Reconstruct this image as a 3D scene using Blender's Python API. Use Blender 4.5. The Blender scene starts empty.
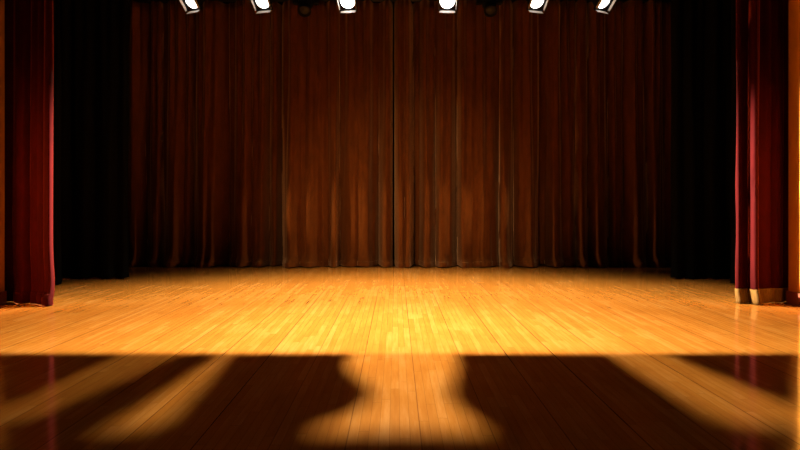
import bpy, bmesh, math, random
from mathutils import Vector, Matrix, noise

random.seed(4)
C = bpy.context.scene.collection
SC = bpy.context.scene
SC.view_settings.view_transform = 'Standard'
SC.view_settings.look = 'None'
SC.view_settings.gamma = 1.0
SC.view_settings.exposure = 0.0
SC.view_settings.use_curve_mapping = False
SC.cycles.max_bounces = 10
SC.cycles.diffuse_bounces = 6
SC.cycles.sample_clamp_indirect = 4.0
SC.cycles.use_denoising = True

# ------------------------------------------------------------------ measures
F, H, VX, VY = 640.0, 1.30, 396.0, 205.0      # focal length in pixels, eye height, vanishing point


def floor_at(px, py):
    d = F * H / (py - VY)
    return ((px - VX) / F * d, d)


def x_at(px, d):
    return (px - VX) / F * d


def z_at(py, d):
    return H + (VY - py) * d / F


# ------------------------------------------------------------------ materials
def new_mat(name):
    m = bpy.data.materials.new(name)
    m.use_nodes = True
    nt = m.node_tree
    b = nt.nodes['Principled BSDF']
    return m, nt, b


def plain(name, col, rough=0.5, metal=0.0, spec=0.5):
    m, nt, b = new_mat(name)
    n = nt.nodes.new('ShaderNodeTexNoise')
    n.inputs['Scale'].default_value = 25
    mr = nt.nodes.new('ShaderNodeMapRange')
    mr.inputs['To Min'].default_value = max(0.02, rough - 0.08)
    mr.inputs['To Max'].default_value = min(1, rough + 0.08)
    nt.links.new(n.outputs['Fac'], mr.inputs['Value'])
    nt.links.new(mr.outputs['Result'], b.inputs['Roughness'])
    b.inputs['Base Color'].default_value = (*col, 1)
    b.inputs['Metallic'].default_value = metal
    b.inputs['Specular IOR Level'].default_value = spec
    return m


def velvet(name, dark, light, sheen, tint, rough=0.85, scale=6.0):
    m, nt, b = new_mat(name)
    co = nt.nodes.new('ShaderNodeTexCoord')
    mp = nt.nodes.new('ShaderNodeMapping')
    mp.inputs['Scale'].default_value = (scale, scale, scale * 0.35)
    n = nt.nodes.new('ShaderNodeTexNoise')
    n.inputs['Scale'].default_value = 1.0
    n.inputs['Detail'].default_value = 8
    n.inputs['Roughness'].default_value = 0.7
    r = nt.nodes.new('ShaderNodeValToRGB')
    r.color_ramp.elements[0].position = 0.3
    r.color_ramp.elements[1].position = 0.75
    r.color_ramp.elements[0].color = (*dark, 1)
    r.color_ramp.elements[1].color = (*light, 1)
    nt.links.new(co.outputs['Object'], mp.inputs['Vector'])
    nt.links.new(mp.outputs['Vector'], n.inputs['Vector'])
    nt.links.new(n.outputs['Fac'], r.inputs['Fac'])
    nt.links.new(r.outputs['Color'], b.inputs['Base Color'])
    b.inputs['Roughness'].default_value = rough
    b.inputs['Specular IOR Level'].default_value = 0.05
    b.inputs['Sheen Weight'].default_value = sheen
    b.inputs['Sheen Roughness'].default_value = 0.22 if name == 'red_velvet' else 0.3
    b.inputs['Sheen Tint'].default_value = (*tint, 1)
    f = nt.nodes.new('ShaderNodeTexNoise')
    f.inputs['Scale'].default_value = 90
    bp = nt.nodes.new('ShaderNodeBump')
    bp.inputs['Strength'].default_value = 0.25
    bp.inputs['Distance'].default_value = 0.01
    nt.links.new(co.outputs['Object'], f.inputs['Vector'])
    nt.links.new(f.outputs['Fac'], bp.inputs['Height'])
    nt.links.new(bp.outputs['Normal'], b.inputs['Normal'])
    return m


def plank_material():
    m, nt, b = new_mat('maple_planks')
    N, L = nt.nodes.new, nt.links.new

    def math_(op, a, b_=None, c=None):
        n = N('ShaderNodeMath')
        n.operation = op
        for i, v in enumerate((a, b_, c)):
            if v is None:
                continue
            if isinstance(v, (int, float)):
                n.inputs[i].default_value = v
            else:
                L(v, n.inputs[i])
        return n.outputs[0]

    co = N('ShaderNodeTexCoord')
    sp = N('ShaderNodeSeparateXYZ')
    L(co.outputs['Object'], sp.inputs[0])
    W, LEN = 0.0586, 1.15
    xs = math_('DIVIDE', math_('ADD', sp.outputs['X'], 40.0 * W * 7 - 0.139), W)
    xi = math_('FLOOR', xs)
    xf = math_('FRACT', xs)
    wn = N('ShaderNodeTexWhiteNoise')
    wn.noise_dimensions = '1D'
    L(xi, wn.inputs['W'])
    ys = math_('ADD', math_('DIVIDE', sp.outputs['Y'], LEN), math_('MULTIPLY', wn.outputs['Value'], 9.0))
    yi = math_('FLOOR', ys)
    yf = math_('FRACT', ys)
    cb = N('ShaderNodeCombineXYZ')
    L(xi, cb.inputs[0])
    L(yi, cb.inputs[1])
    bn = N('ShaderNodeTexWhiteNoise')
    bn.noise_dimensions = '3D'
    L(cb.outputs[0], bn.inputs['Vector'])
    # grain, shifted board by board
    gv = N('ShaderNodeCombineXYZ')
    L(math_('MULTIPLY', sp.outputs['X'], 34.0), gv.inputs[0])
    L(math_('MULTIPLY', sp.outputs['Y'], 2.4), gv.inputs[1])
    L(math_('MULTIPLY', bn.outputs['Value'], 50.0), gv.inputs[2])
    g = N('ShaderNodeTexNoise')
    g.inputs['Scale'].default_value = 1.0
    g.inputs['Detail'].default_value = 6
    g.inputs['Roughness'].default_value = 0.62
    L(gv.outputs[0], g.inputs['Vector'])
    # wear blotches
    w2 = N('ShaderNodeTexNoise')
    w2.inputs['Scale'].default_value = 1.7
    w2.inputs['Detail'].default_value = 5
    L(co.outputs['Object'], w2.inputs['Vector'])
    tone = math_('ADD', math_('ADD', math_('MULTIPLY', bn.outputs['Value'], 0.20),
                              math_('MULTIPLY', g.outputs['Fac'], 0.54)),
                 math_('MULTIPLY', w2.outputs['Fac'], 0.34))
    r = N('ShaderNodeValToRGB')
    e = r.color_ramp.elements
    e[0].position, e[0].color = 0.15, (0.40, 0.125, 0.014, 1)
    e[1].position, e[1].color = 0.95, (0.76, 0.38, 0.105, 1)
    k = r.color_ramp.elements.new(0.55)
    k.color = (0.58, 0.225, 0.032, 1)
    L(tone, r.inputs['Fac'])
    # seams: fine between boards, wider between panels of seven boards
    edge = math_('MINIMUM', xf, math_('SUBTRACT', 1.0, xf))
    seam = math_('LESS_THAN', edge, 0.022)
    pf = math_('FRACT', math_('DIVIDE', xs, 7.0))
    pe = math_('MINIMUM', pf, math_('SUBTRACT', 1.0, pf))
    panel = math_('LESS_THAN', pe, 0.0085)
    pw = N('ShaderNodeTexWhiteNoise')
    pw.noise_dimensions = '1D'
    L(math_('ROUND', math_('DIVIDE', xs, 7.0)), pw.inputs['W'])
    panel = math_('MULTIPLY', panel, math_('ADD', math_('MULTIPLY', pw.outputs['Value'], 0.5), 0.4))
    ye = math_('MINIMUM', yf, math_('SUBTRACT', 1.0, yf))
    butt = math_('LESS_THAN', ye, 0.0018)
    dark = math_('MAXIMUM', math_('MULTIPLY', math_('MAXIMUM', seam, butt), 0.42), panel)
    mx = N('ShaderNodeMix')
    mx.data_type = 'RGBA'
    L(dark, mx.inputs['Factor'])
    L(r.outputs['Color'], mx.inputs['A'])
    mx.inputs['B'].default_value = (0.07, 0.022, 0.006, 1)
    L(mx.outputs['Result'], b.inputs['Base Color'])
    rr = N('ShaderNodeMapRange')
    rr.inputs['To Min'].default_value = 0.08
    rr.inputs['To Max'].default_value = 0.14
    L(g.outputs['Fac'], rr.inputs['Value'])
    L(rr.outputs['Result'], b.inputs['Roughness'])
    b.inputs['Specular IOR Level'].default_value = 0.35
    b.inputs['Coat Weight'].default_value = 0.0
    b.inputs['Coat Roughness'].default_value = 0.08
    bp = N('ShaderNodeBump')
    bp.inputs['Strength'].default_value = 0.12
    bp.inputs['Distance'].default_value = 0.002
    L(math_('SUBTRACT', math_('MULTIPLY', g.outputs['Fac'], 0.4), dark), bp.inputs['Height'])
    L(bp.outputs['Normal'], b.inputs['Normal'])
    return m


def emitter(name, col, strength):
    m, nt, b = new_mat(name)
    b.inputs['Base Color'].default_value = (0.8, 0.8, 0.8, 1)
    b.inputs['Emission Color'].default_value = (*col, 1)
    b.inputs['Emission Strength'].default_value = strength
    return m


M_FLOOR = plank_material()
M_BROWN = velvet('rust_velvet', (0.072, 0.020, 0.003), (0.135, 0.039, 0.006), 0.6, (1.0, 0.62, 0.34))
M_RED = velvet('red_velvet', (0.024, 0.0006, 0.0006), (0.044, 0.0011, 0.0011), 0.85, (1.0, 0.20, 0.15))
M_BLACK = velvet('black_velour', (0.0022, 0.0024, 0.0024), (0.0036, 0.0042, 0.004), 0.0, (0.8, 1.0, 0.9))
M_GOLD = velvet('gold_fringe', (0.10, 0.05, 0.010), (0.20, 0.105, 0.025), 0.3, (1.0, 0.8, 0.4), 0.7, 30)
M_TAN = plain('tan_plaster', (0.56, 0.22, 0.02), 0.8, 0, 0.2)
M_BASE = plain('red_brown_wood', (0.20, 0.05, 0.018), 0.45)
M_DARK = plain('dark_paint', (0.006, 0.006, 0.006), 0.9, 0, 0.05)
M_METAL = plain('black_metal', (0.004, 0.004, 0.004), 0.8, 0.0, 0.05)
M_FLAP = plain('worn_flap_metal', (0.30, 0.25, 0.20), 0.6, 0.0, 0.2)
M_STEEL = plain('dull_steel', (0.05, 0.048, 0.045), 0.45, 0.6)
M_LENS = emitter('lit_lens', (1.0, 0.93, 0.86), 6.0)
M_LENS_HOT = emitter('lit_lens_hot', (1.0, 0.95, 0.92), 16.0)
M_GLASS = plain('dark_lens_glass', (0.01, 0.01, 0.01), 0.5, 0, 0.1)


# ------------------------------------------------------------------ object helpers
def obj(name, bm, mat, parent=None, smooth=False):
    me = bpy.data.meshes.new(name)
    bmesh.ops.recalc_face_normals(bm, faces=bm.faces)
    bm.to_mesh(me)
    bm.free()
    me.materials.append(mat)
    if smooth:
        for p in me.polygons:
            p.use_smooth = True
    o = bpy.data.objects.new(name, me)
    C.objects.link(o)
    o.parent = parent
    return o


def tag(o, label=None, cat=None, group=None, kind=None):
    for k, v in (('label', label), ('category', cat), ('group', group), ('kind', kind)):
        if v:
            o[k] = v
    return o


def empty(name, loc, rz=0.0):
    o = bpy.data.objects.new(name, None)
    o.empty_display_size = 0.2
    o.location = loc
    o.rotation_euler = (0, 0, rz)
    C.objects.link(o)
    return o


def add_box(bm, lo, hi, mtx=None):
    r = bmesh.ops.create_cube(bm, size=1.0)
    lo, hi = Vector(lo), Vector(hi)
    for v in r['verts']:
        v.co = Vector([(lo[i] + hi[i]) / 2 + v.co[i] * (hi[i] - lo[i]) for i in range(3)])
        if mtx:
            v.co = mtx @ v.co
    return r['verts']


def add_tube(bm, pts, rad, seg=12, cap=True):
    rings = []
    pts = [Vector(p) for p in pts]
    for i, p in enumerate(pts):
        t = (pts[min(i + 1, len(pts) - 1)] - pts[max(i - 1, 0)]).normalized()
        a = t.orthogonal().normalized() if i == 0 else (ref - t * ref.dot(t)).normalized()
        ref = a
        c = t.cross(a)
        r = rad[i] if isinstance(rad, (list, tuple)) else rad
        rings.append([bm.verts.new(p + (a * math.cos(k * 2 * math.pi / seg) + c * math.sin(k * 2 * math.pi / seg)) * r)
                      for k in range(seg)])
    for a, b_ in zip(rings, rings[1:]):
        for k in range(seg):
            bm.faces.new((a[k], a[(k + 1) % seg], b_[(k + 1) % seg], b_[k]))
    if cap:
        bm.faces.new(rings[0])
        bm.faces.new(rings[-1])


def add_lathe(bm, prof, mtx, seg=28):
    """prof: (axial forward, radius) pairs; the axis is local -Y."""
    rings = []
    for a, r in prof:
        rings.append([bm.verts.new(mtx @ Vector((r * math.cos(k * 2 * math.pi / seg), -a,
                                                 r * math.sin(k * 2 * math.pi / seg)))) for k in range(seg)])
    for a, b_ in zip(rings, rings[1:]):
        for k in range(seg):
            bm.faces.new((a[k], a[(k + 1) % seg], b_[(k + 1) % seg], b_[k]))
    return rings


def box_obj(name, lo, hi, mat, parent=None, bevel=0.0):
    bm = bmesh.new()
    add_box(bm, lo, hi)
    if bevel:
        bmesh.ops.bevel(bm, geom=bm.edges[:], offset=bevel, segments=2, affect='EDGES')
    return obj(name, bm, mat, parent)


# ------------------------------------------------------------------ the setting
D_PRO, D_PRO_FRONT = 8.47, 7.55          # proscenium reveal: upstage and audience edges
X_L, X_R = x_at(5, D_PRO), x_at(788, D_PRO)

fl = box_obj('floor', (-11, -3, -0.25), (11, 16.0, 0.0), M_FLOOR)
tag(fl, kind='structure')
tag(box_obj('ceiling', (-11, -3, 8.0), (11, 16.0, 8.2), M_DARK), kind='structure')
tag(box_obj('wall_back', (-11, 15.6, 0), (11, 16.0, 8.0), M_DARK), kind='structure')
tag(box_obj('wall_stage_left', (-11, D_PRO_FRONT + 0.5, 0), (-10.7, 15.6, 8.0), M_DARK), kind='structure')
tag(box_obj('wall_stage_right', (10.7, D_PRO_FRONT + 0.5, 0), (11, 15.6, 8.0), M_DARK), kind='structure')
tag(box_obj('wall_left', (-10.9, D_PRO_FRONT, 0), (X_L, D_PRO, 8.0), M_TAN, bevel=0.01), kind='structure')
tag(box_obj('wall_right', (X_R, D_PRO_FRONT, 0), (10.9, D_PRO, 8.0), M_TAN, bevel=0.01), kind='structure')


def baseboard(name, side, xw):
    bm = bmesh.new()
    t, h = 0.022, 0.165
    s = side
    add_box(bm, (min(xw, xw - s * t), D_PRO_FRONT - t, 0), (max(xw, xw - s * t), D_PRO, h))
    add_box(bm, (min(xw, s * 10.9), D_PRO_FRONT - t, 0), (max(xw, s * 10.9), D_PRO_FRONT, h))
    return tag(obj(name, bm, M_BASE), kind='structure')


baseboard('baseboard_left', -1, X_L)
baseboard('baseboard_right', 1, X_R)


# ------------------------------------------------------------------ curtains
def smooth01(t):
    t = max(0.0, min(1.0, t))
    return t * t * (3 - 2 * t)


def fold_profile(ctrl):
    """ctrl: (x, offset) pairs, x rising; rounded crests and tight valleys."""
    def f(x):
        if x <= ctrl[0][0]:
            return ctrl[0][1]
        for (x0, a), (x1, b) in zip(ctrl, ctrl[1:]):
            if x <= x1:
                t = (x - x0) / (x1 - x0)
                if a >= b:
                    return a + (b - a) * t ** 1.55
                return b + (a - b) * (1 - t) ** 1.55
        return ctrl[-1][1]
    return f


def curtain_mesh(prof, x0, x1, d0, amp, z0, z1, ztop, dx=0.012, rows=40, seed=0.0, pleat=0.2, pleat_amp=0.06,
                 flare=0.10, slope=0.0, lean=0.0, xflare=0.0, puff=0.0, thick=0.012, ripple=None, keep=0.5, sway=0.02, fine=0.02, hemr=0.03, lift=0.022):
    bm = bmesh.new()
    n = max(8, int((x1 - x0) / dx))
    zs = []
    for j in range(rows + 1):
        t = j / rows
        zs.append(z0 + (z1 - z0) * (t ** 1.7 if z0 < 0.4 and z1 > 1 else t))
    grid = []
    for z in zs:
        row = []
        up = smooth01((z - 0.7) / (ztop * 0.75))
        low = max(0.0, 1 - z / 0.42)
        for i in range(n + 1):
            x = x0 + (x1 - x0) * i / n
            xs = x + sway * noise.noise((x * 0.9, z * 0.55, seed)) * smooth01(z / 1.0)
            o = prof(xs)
            ph = x / pleat + 0.35 * noise.noise((x * 1.3, seed, 4.0))
            pl = 0.5 + 0.5 * math.cos(2 * math.pi * ph)
            a = amp * ((1 - up) + keep * up)
            off = a * o + pleat_amp * pl * up
            off += fine * noise.noise((x * 7.5, z * 0.35, seed + 7)) + 0.4 * fine * noise.noise((x * 19, z * 0.6, seed + 5))
            off += flare * low * low * (0.25 + max(0.0, o))
            off += hemr * low * noise.noise((x * 7.0, z * 8.0, seed + 3))
            off += puff * math.exp(-((z - 0.09) / 0.07) ** 2) * max(0.0, o)
            if ripple:
                off += ripple[0] * math.sin(2 * math.pi * x / ripple[1]) * (0.4 + 0.6 * (z1 - z) / (z1 - z0))
            zz = z
            if z < 0.35 and z1 > 0.05:
                zz = z + lift * (low ** 2) * (noise.noise((x * 6.0, seed, 1.5)) + 0.6)
            row.append(bm.verts.new((x + lean * z + xflare * max(0.0, 1 - z / 0.9) ** 2 * (x - x0) / (x1 - x0), d0 + slope * (x - x0) - off, zz)))
        grid.append(row)
    for a, b in zip(grid, grid[1:]):
        for i in range(n):
            bm.faces.new((a[i], a[i + 1], b[i + 1], b[i]))
    bmesh.ops.recalc_face_normals(bm, faces=bm.faces)
    bmesh.ops.solidify(bm, geom=bm.faces[:], thickness=thick)
    return bm


def hang(name, label, cat, ctrl_px, d0, amp, ztop, mat, hem_h=0.10, hem_mat=None, hem_name='hem', group=None, **kw):
    ctrl = []
    for p, o in ctrl_px:                      # each crest and valley at its bearing and its own depth
        x = x_at(p, d0 - amp * o)
        ctrl.append((max(x, ctrl[-1][0] + 0.008) if ctrl else x, o))
    x0, x1 = ctrl[0][0], ctrl[-1][0]
    r = empty(name, ((x0 + x1) / 2, d0, 0))
    tag(r, label, cat, group)
    pr = fold_profile(ctrl)
    inv = Matrix.Translation((-(x0 + x1) / 2, -d0, 0))
    hk = dict(kw)
    rp = hk.pop('hem_ripple', None)
    hdx = hk.pop('hem_dx', kw.get('dx', 0.012))
    hrows = hk.pop('hem_rows', 6)
    bm = curtain_mesh(pr, x0, x1, d0, amp, hem_h, ztop, ztop, **hk)
    bm.transform(inv)
    obj('panel', bm, mat, r, True)
    hk['rows'] = hrows
    hk['dx'] = hdx
    hk['thick'] = hk.get('thick', 0.012) * 1.6
    bm = curtain_mesh(pr, x0, x1, d0, amp, 0.004, hem_h, ztop, ripple=rp, **hk)
    bm.transform(inv)
    obj(hem_name, bm, hem_mat or mat, r, True)
    return r


D_BACK = 13.87
Z_TRACK = z_at(2.0, D_BACK)
left_folds = [(52, 0), (66, .7), (80, .0), (95, .8), (106, .1), (115, .7), (124, 0), (135, .75), (148, 0), (157, .85), (164, 0), (173, .95), (184, .5),
              (188, .65), (195, -.05), (203, .98), (207, .8), (212, .93), (224, .25), (230, 0), (244, 1.05), (252, .6),
              (262, .9), (270, .1), (276, .45), (283, -.25), (290, 1.2), (301, .85), (312, 1.02), (322, .62), (329, .55),
              (335, 1.0), (340, .1), (352, .82), (358, .7), (366, .95), (372, .5), (379, .0), (386, 1.05), (390.5, .8), (392.4, .1)]
right_folds = [(394.9, .0), (400, 1.1), (404, .85), (408, 1.05), (413, -.2), (419, .15), (426, .95), (435, .25), (441, 1.05), (448, .85),
               (457, 0), (463, 1.0), (472, .75), (483, .9), (492, .62), (499, .1), (503, 1.15), (513, .2), (521, .85),
               (530, 1.08), (538, 0), (545, .1), (554, 1.0), (562, .5), (570, .72), (575, .1), (581, 1.05), (587, .1),
               (598, 1.05), (607, 0), (615, .6), (622, .1), (637, .95), (645, .1), (655, .95), (664, 0), (680, .8),
               (695, 0), (712, .8), (730, 0), (744, .6)]
hang('stage_curtain', 'left half of the rust brown back curtain, up to the centre meeting line',
     'curtain', left_folds, D_BACK + 0.06, 0.5, Z_TRACK - 0.05, M_BROWN, group='back curtain halves', seed=1.0, puff=0.07, flare=0.13, hemr=0.07, keep=0.6, fine=0.05, pleat_amp=0.10)
hang('stage_curtain', 'right half of the rust brown back curtain, from the centre meeting line',
     'curtain', right_folds, D_BACK, 0.5, Z_TRACK - 0.05, M_BROWN, group='back curtain halves', seed=9.0, puff=0.07, flare=0.13, hemr=0.07, keep=0.6, fine=0.05, pleat_amp=0.10)

# black legs, two on each side
D_LEG = F * H / 73.3
hang('leg_curtain', 'wide black side curtain left of the rust back curtain, between it and the red drape', 'curtain',
     [(-60, 0), (-40, .8), (-20, 0), (0, .8), (16, .1), (32, .9), (46, .0), (60, .9), (72, .1), (84, .8), (95, .0), (108, .9), (117, .3), (124, .8), (128.5, .2)],
     D_LEG, 0.16, 7.0, M_BLACK, group='black side curtains', seed=3.0, dx=0.02, flare=0.03)
hang('leg_curtain', 'wide black side curtain right of the rust back curtain, between it and the red drape', 'curtain',
     [(671, .2), (676, .8), (684, .3), (693, .9), (703, 0), (714, .9), (725, .1), (738, .9), (750, 0), (765, .8), (780, 0), (800, .8), (820, 0), (840, .8), (860, 0)],
     D_LEG, 0.16, 7.0, M_BLACK, group='black side curtains', seed=5.0, dx=0.02, flare=0.03)
D_LEG2 = F * H / 79.5
hang('leg_curtain', 'narrow visible black curtain edge directly behind the left red drape', 'curtain',
     [(-60, 0), (-40, .8), (-20, 0), (0, .8), (20, 0), (40, .8), (50, .2), (57, .7), (61, 0)],
     D_LEG2, 0.12, 7.0, M_BLACK, group='black side curtains', seed=13.0, dx=0.02, flare=0.02)
hang('leg_curtain', 'narrow visible black curtain edge directly behind the right red drape', 'curtain',
     [(731, .1), (736, .7), (744, .1), (756, .8), (770, 0), (790, .8), (810, 0), (830, .8), (850, 0)],
     D_LEG2, 0.12, 7.0, M_BLACK, group='black side curtains', seed=15.0, dx=0.02, flare=0.02)

# red house drapes inside the proscenium
D_RED = 8.62
hang('red_drape', 'red velvet drape with crumpled hem beside the left tan wall', 'curtain',
     [(-22, 0), (-12, .1), (-2, -.1), (6, .1), (14, .0), (23, .45), (31, .3), (38, .55), (44, .7), (49.3, 1.0), (52.4, .82)],
     D_RED, 0.30, 7.2, M_RED, group='red house drapes', seed=21.0, dx=0.006, xflare=0.06, flare=0.10, puff=0.05,
     pleat=0.13, pleat_amp=0.02, keep=0.9, fine=0.006, lift=0.004, hem_h=0.14)
hang('red_drape', 'red velvet drape with gold fringed hem beside the right tan wall', 'curtain',
     [(735.8, .3), (738.2, .42), (747.5, .3), (753.6, .85), (757.5, .35), (764, .4), (770, .2), (776, .3), (782, .0), (788, .1), (800, -.1), (818, 0)],
     D_RED, 0.30, 7.2, M_RED, hem_h=0.19, hem_mat=M_GOLD, hem_name='fringe', group='red house drapes', seed=27.0,
     dx=0.006, hem_dx=0.0035, hem_ripple=(0.014, 0.030), lean=0.003, flare=0.06, pleat=0.13, pleat_amp=0.02, keep=0.9, fine=0.006, lift=0.004)

# curtain track
bm = bmesh.new()
add_tube(bm, [(-7.5, D_BACK - 0.12, Z_TRACK), (7.8, D_BACK - 0.12, Z_TRACK)], 0.032, 12)
tag(obj('curtain_track', bm, M_STEEL, None, True), 'long dark metal track along the top of the rust back curtain', 'track')

# ------------------------------------------------------------------ lighting bar
D_LAMP = 10.60
Z_LENS = z_at(1.4, D_LAMP)
PITCH = math.radians(42)
Z_PIVOT = Z_LENS + 0.13 * math.sin(PITCH)
Y_PIVOT = D_LAMP + 0.13 * math.cos(PITCH)
Z_PIPE = Z_PIVOT + 0.33

bm = bmesh.new()
add_tube(bm, [(-6.5, Y_PIVOT, Z_PIPE), (6.5, Y_PIVOT, Z_PIPE)], 0.025, 14)
pipe = obj('lighting_pipe', bm, M_METAL, None, True)
tag(pipe, 'horizontal black pipe hung across the stage carrying the row of stage lights', 'pipe')

ROT = Matrix.Rotation(PITCH, 4, 'X') @ Matrix.Diagonal((1.12, 1.0, 1.12, 1))


def flap_bm(hinge_up, ang, w0, w1, length, axis_rot):
    """A barn-door leaf: hinged on the bottom edge of the frame, then turned about the lens axis by axis_rot."""
    bm = bmesh.new()
    R = ROT @ Matrix.Rotation(axis_rot, 4, 'Y')
    y0, z0 = -0.172, -0.126
    y1, z1 = y0 - length * math.cos(ang), z0 - length * math.sin(ang)
    t = 0.003
    vs = []
    for dz in (0, -t):
        for (x, y, z) in ((-w0, y0, z0), (w0, y0, z0), (w1, y1, z1), (-w1, y1, z1)):
            vs.append(bm.verts.new(R @ Vector((x, y, z + dz))))
    bm.faces.new(vs[0:4])
    bm.faces.new(vs[7:3:-1])
    for k in range(4):
        bm.faces.new((vs[k], vs[4 + k], vs[4 + (k + 1) % 4], vs[(k + 1) % 4]))
    return bm


def make_lamp(lens_mat):
    r = empty('stage_light', (0, 0, 0))
    bm = bmesh.new()
    add_lathe(bm, [(-0.22, 0.0001), (-0.22, 0.055), (-0.19, 0.085), (-0.05, 0.10), (0.02, 0.122), (0.135, 0.124),
                   (0.135, 0.112), (0.10, 0.110), (0.10, 0.0001)], ROT)
    for k in range(4):                       # cooling fins
        add_lathe(bm, [(-0.16 + 0.03 * k, 0.08), (-0.16 + 0.03 * k, 0.108), (-0.152 + 0.03 * k, 0.108), (-0.152 + 0.03 * k, 0.08)], ROT)
    hs = obj('housing', bm, M_METAL, r, True)
    bm = bmesh.new()
    add_lathe(bm, [(0.128, 0.108), (0.135, 0.09), (0.142, 0.05), (0.145, 0.0001)], ROT)
    obj('lens', bm, lens_mat, hs, True)
    bm = bmesh.new()                          # square barn-door frame
    for s in (-1, 1):
        add_box(bm, (-0.132, -0.165, s * 0.124 - 0.008), (0.132, -0.14, s * 0.124 + 0.008), ROT)
        add_box(bm, (s * 0.124 - 0.008, -0.165, -0.124), (s * 0.124 + 0.008, -0.14, 0.124), ROT)
    obj('door_frame', bm, M_METAL, r)
    obj('barn_door', flap_bm(0, math.radians(1), 0.112, 0.118, 0.08, 0), M_FLAP, r)
    obj('barn_door', flap_bm(0, math.radians(1), 0.10, 0.10, 0.05, math.pi / 2), M_FLAP, r)
    obj('barn_door', flap_bm(0, math.radians(1), 0.10, 0.10, 0.05, -math.pi / 2), M_FLAP, r)
    obj('barn_door', flap_bm(0, math.radians(75), 0.112, 0.120, 0.10, math.pi), M_FLAP, r)
    bm = bmesh.new()                          # yoke
    pts = [(-0.165, 0, -0.02), (-0.165, 0, 0.20), (-0.14, 0, 0.235), (0.14, 0, 0.235), (0.165, 0, 0.20), (0.165, 0, -0.02)]
    add_tube(bm, pts, 0.011, 8)
    for s in (-1, 1):
        add_tube(bm, [(s * 0.10, 0, 0), (s * 0.185, 0, 0)], 0.02, 10)
    obj('yoke', bm, M_METAL, r)
    bm = bmesh.new()                          # hook clamp
    add_box(bm, (-0.02, -0.035, 0.235), (0.02, 0.035, 0.305))
    add_tube(bm, [(0, 0.034 * math.cos(a), 0.33 + 0.034 * math.sin(a)) for a in [math.radians(-110 + 25 * k) for k in range(12)]], 0.010, 8)
    obj('clamp', bm, M_METAL, r)
    bm = bmesh.new()
    add_tube(bm, [(0, 0.2, 0.08), (0.02, 0.27, 0.14), (0.05, 0.22, 0.26), (0.08, 0.06, 0.30), (0.10, 0.03, 0.36)], 0.007, 6)
    obj('power_cable', bm, M_METAL, r, True)
    return r


def copy_tree(o, parent=None):
    c = o.copy()
    C.objects.link(c)
    c.parent = parent
    for ch in list(o.children):
        copy_tree(ch, c)
    return c


lamps = [
    (191.5, -27, 'lit stage light with tilted lens, leftmost of the six lit lamps on the pipe'),
    (262.5, -18, 'lit stage light between the leftmost lit lamp and the round unlit lamp on the left'),
    (347.5, -11, 'brightest white stage light just left of the curtain meeting line'),
    (447.5, 2, 'bright square-framed white stage light just right of the curtain meeting line'),
    (537, 18, 'lit stage light between the right unlit lamp and the rightmost lit lamp'),
    (604, 30, 'lit stage light with tilted lens, rightmost of the six lit lamps on the pipe'),
]
cool = make_lamp(M_LENS)
hot = make_lamp(M_LENS_HOT)
used = set()
for i, (px, pan, lab) in enumerate(lamps):
    src = hot if i in (2, 3) else cool
    o = src if src not in used else copy_tree(src)
    used.add(src)
    a = math.radians(pan)
    # the lens centre lands on its bearing; the pivot sits behind it
    o.location = (x_at(px, D_LAMP) - 0.097 * math.sin(a), Y_PIVOT, Z_PIVOT)
    o.rotation_euler = (0, 0, a)
    tag(o, lab, 'stage light', 'lit stage lights on the pipe')


def make_unlit():
    r = empty('stage_light', (0, 0, 0))
    rot = Matrix.Rotation(math.radians(50), 4, 'X')
    bm = bmesh.new()
    add_lathe(bm, [(-0.20, 0.0001), (-0.20, 0.09), (-0.17, 0.115), (0.02, 0.125), (0.06, 0.10), (0.21, 0.098), (0.23, 0.112),
                   (0.25, 0.112), (0.25, 0.085), (0.22, 0.08), (0.22, 0.0001)], rot)
    hs = obj('housing', bm, M_METAL, r, True)
    bm = bmesh.new()
    add_lathe(bm, [(0.222, 0.08), (0.235, 0.05), (0.24, 0.0001)], rot)
    obj('lens', bm, M_GLASS, hs, True)
    bm = bmesh.new()
    for s in (-1, 1):
        add_box(bm, (s * 0.175 - 0.035, -0.06, -0.02), (s * 0.175 + 0.035, 0.06, 0.18))
        add_tube(bm, [(s * 0.11, 0, 0), (s * 0.15, 0, 0)], 0.03, 12)
    add_box(bm, (-0.19, -0.06, 0.15), (0.19, 0.06, 0.24))
    obj('yoke', bm, M_METAL, r)
    bm = bmesh.new()
    add_box(bm, (-0.02, -0.035, 0.24), (0.02, 0.035, 0.385))
    add_tube(bm, [(0, 0.034 * math.cos(a), 0.41 + 0.034 * math.sin(a)) for a in [math.radians(-110 + 25 * k) for k in range(12)]], 0.010, 8)
    obj('clamp', bm, M_METAL, r)
    return r


u = make_unlit()
for i, (px, lab) in enumerate(((305, 'round black unlit stage light hanging left of the curtain meeting line'),
                               (490, 'round black unlit stage light hanging right of the curtain meeting line'))):
    o = u if i == 0 else copy_tree(u)
    o.location = (x_at(px, D_LAMP), Y_PIVOT, Z_PIVOT - 0.08)
    tag(o, lab, 'stage light', 'unlit stage lights on the pipe')

# small black floodlight housings beside the centre lamps, only their undersides in view
for px, lab in ((420, 'small black rounded lamp underside left of the bright square-framed light'),
                (374, 'small black rounded lamp underside right of the brightest white light')):
    r = empty('small_lamp', (x_at(px, D_LAMP), Y_PIVOT, Z_PIPE))
    tag(r, lab, 'stage light', 'small unlit lamps on the pipe')
    bm = bmesh.new()
    rot = Matrix.Translation((0, 0, -0.17)) @ Matrix.Rotation(math.radians(80), 4, 'X')
    add_lathe(bm, [(-0.06, 0.0001), (-0.06, 0.045), (0.06, 0.07), (0.10, 0.07), (0.15, 0.05), (0.17, 0.0001)], rot)
    obj('housing', bm, M_METAL, r, True)
    bm = bmesh.new()
    add_box(bm, (-0.015, -0.03, -0.12), (0.015, 0.03, 0.03))
    obj('clamp', bm, M_METAL, r)

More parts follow.
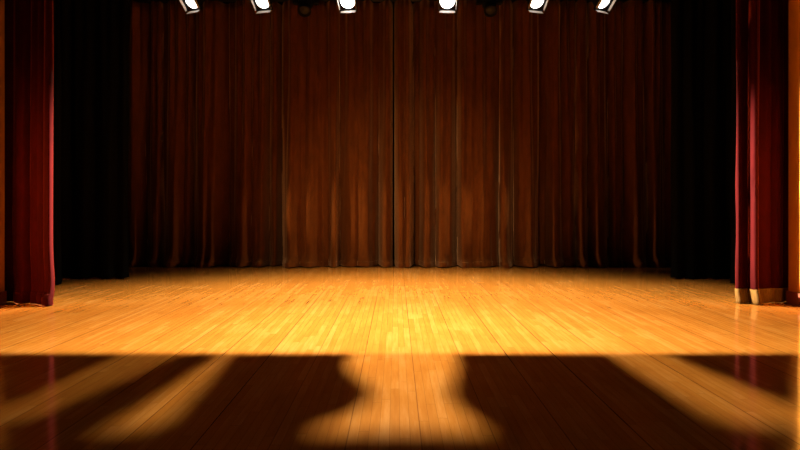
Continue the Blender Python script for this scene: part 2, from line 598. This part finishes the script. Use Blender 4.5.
# ------------------------------------------------------------------ added unseen spots and a notched plate shaping their floor shadows
D_SRC, Z_SRC = 10.2, 5.10
OFF = 0.22                                   # shadow plate stands this far downstage of the added spots
FZ = D_SRC - OFF


def on_shadow_plate(xs, px, py):  # carries a lit floor outline back to the added plate
    X, d = floor_at(px, py)
    t = OFF / (D_SRC - d)
    return (xs + (X - xs) * t, Z_SRC * (1 - t))


LOBE = [(352, 354), (347, 367), (360, 380), (374, 392), (366, 405), (340, 417), (312, 428), (318, 434),
        (488, 434), (482, 428), (472, 420), (458, 407), (447, 393), (452, 380), (457, 366), (456, 354)]
STRIP_L = [(224, 354), (104, 431), (158, 431), (231, 354)]
STRIP_LL = [(122, 354), (-50, 430), (30, 422), (184, 354)]
STRIP_R = [(606, 354), (728, 428), (850, 428), (666, 354)]
sources = [(-2.85, 0.65, []), (-1.88, 1.0, [STRIP_LL]), (-0.8, 1.5, []), (-0.12, 3.2, [STRIP_L, LOBE]), (0.13, 3.2, [LOBE, STRIP_R]),
           (0.85, 1.5, []), (1.97, 1.0, []), (2.9, 0.65, [])]
edge = []
for xs, p, notches in sources:
    for nt_ in notches:
        edge += [on_shadow_plate(xs, *q) for q in nt_]
zb = on_shadow_plate(0, 400, 354)[1]
outline = [(-4.6, zb)] + edge + [(4.6, zb), (4.6, 5.34), (-4.6, 5.34)]
cu = bpy.data.curves.new('added_shadow_plate', 'CURVE')
cu.dimensions = '2D'
cu.fill_mode = 'BOTH'
cu.extrude = 0.001
sp = cu.splines.new('POLY')
sp.points.add(len(outline) - 1)
for p_, (x, z) in zip(sp.points, outline):
    p_.co = (x, z, 0, 1)
sp.use_cyclic_u = True
cu.materials.append(M_DARK)
fo = bpy.data.objects.new('added_shadow_plate', cu)
fo.rotation_euler = (math.pi / 2, 0, 0)
fo.location = (0, FZ, 0)
C.objects.link(fo)
bpy.context.view_layer.update()
fm = bpy.data.meshes.new_from_object(fo.evaluated_get(bpy.context.evaluated_depsgraph_get()))
fm.transform(fo.matrix_world)
bpy.data.objects.remove(fo)
fo = bpy.data.objects.new('added_shadow_plate', fm)
C.objects.link(fo)
tag(fo, 'added unseen black plate, its notches cut to shape light and shadow on the floor', 'shadow plate')
for x in (-4.4, -2.4, 0.0, 2.4, 4.4):
    bm = bmesh.new()
    add_tube(bm, [(x, Y_PIVOT, Z_PIPE + 0.03), (x, Y_PIVOT, 5.31), (x, FZ + 0.004, 5.31)], 0.008, 6)
    obj('added_plate_arm', bm, M_METAL, fo)

POWER = 1010.0
for xs, p, n_ in sources:  # unseen spots added to light the stage floor
    ld = bpy.data.lights.new('added_floor_spot', 'SPOT')
    ld.energy = POWER * p
    ld.color = (1.0, 0.82, 0.57)
    ld.shadow_soft_size = 0.005 if p > 2 else 0.004
    ld.spot_size = math.radians(100)
    ld.spot_blend = 0.9
    lo = bpy.data.objects.new('added_floor_spot', ld)
    lo.location = (xs, D_SRC, Z_SRC)
    aim = Vector((xs * 1.1, (-0.5 if p > 2 else 9.2 if p > 1.2 else 7.6 if p > 0.9 else 6.4), 0.0))
    lo.rotation_euler = (aim - lo.location).to_track_quat('-Z', 'Y').to_euler()
    C.objects.link(lo)

# added unseen spots raking the back curtain to bring out its folds
for s_, e in ((-1, 1300.0), (1, 900.0)):
    ld = bpy.data.lights.new('added_rake_spot', 'SPOT')
    ld.energy = e
    ld.color = (1.0, 0.66, 0.34)
    ld.shadow_soft_size = 0.05
    ld.spot_size = math.radians(21)
    ld.spot_blend = 1.0
    lo = bpy.data.objects.new('added_rake_spot', ld)
    lo.location = (s_ * 6.3, 11.9, 1.9)
    lo.rotation_euler = (Vector((s_ * -1.2, 13.55, 0.7)) - lo.location).to_track_quat('-Z', 'Y').to_euler()
    C.objects.link(lo)

# two added unseen beams brightening the edges of the far red drapes
for x, tx, e in ((-5.85, 4.6, 75000.0), (5.85, -4.45, 75000.0)):
    ld = bpy.data.lights.new('added_drape_spot', 'SPOT')
    ld.energy = e
    ld.color = (1.0, 0.84, 0.66)
    ld.shadow_soft_size = 0.02
    ld.spot_size = math.radians(17)
    ld.spot_blend = 1.0
    lo = bpy.data.objects.new('added_drape_spot', ld)
    lo.location = (x, 11.03, 2.1)
    lo.rotation_euler = (Vector((tx, 8.45, 1.35)) - lo.location).to_track_quat('-Z', 'Y').to_euler()
    C.objects.link(lo)

# two added unseen spots brightening the middle of the back curtain
for x, e in ((-3.6, 4000.0), (2.6, 350.0)):
    ld = bpy.data.lights.new('added_curtain_spot', 'SPOT')
    ld.energy = e
    ld.color = (1.0, 0.66, 0.34)
    ld.shadow_soft_size = 0.25
    ld.spot_size = math.radians(26)
    ld.spot_blend = 1.0
    lo = bpy.data.objects.new('added_curtain_spot', ld)
    lo.location = (x, -1.5, 3.2)
    lo.rotation_euler = (Vector((0.15, 13.8, 0.75)) - lo.location).to_track_quat('-Z', 'Y').to_euler()
    C.objects.link(lo)

# ------------------------------------------------------------------ world and camera
w = bpy.data.worlds.new('world')
SC.world = w
w.use_nodes = True
w.node_tree.nodes['Background'].inputs['Color'].default_value = (1.0, 0.60, 0.30, 1)
w.node_tree.nodes['Background'].inputs['Strength'].default_value = 0.05

cam = bpy.data.cameras.new('camera')
cam.sensor_width = 36.0
cam.lens = 36.0 * F / 800.0
cam.shift_x = (400 - VX) / 800.0
cam.shift_y = -(225 - VY) / 800.0
co = bpy.data.objects.new('camera', cam)
co.location = (0, 0, H)
co.rotation_euler = (math.pi / 2, 0, 0)
C.objects.link(co)
SC.camera = co
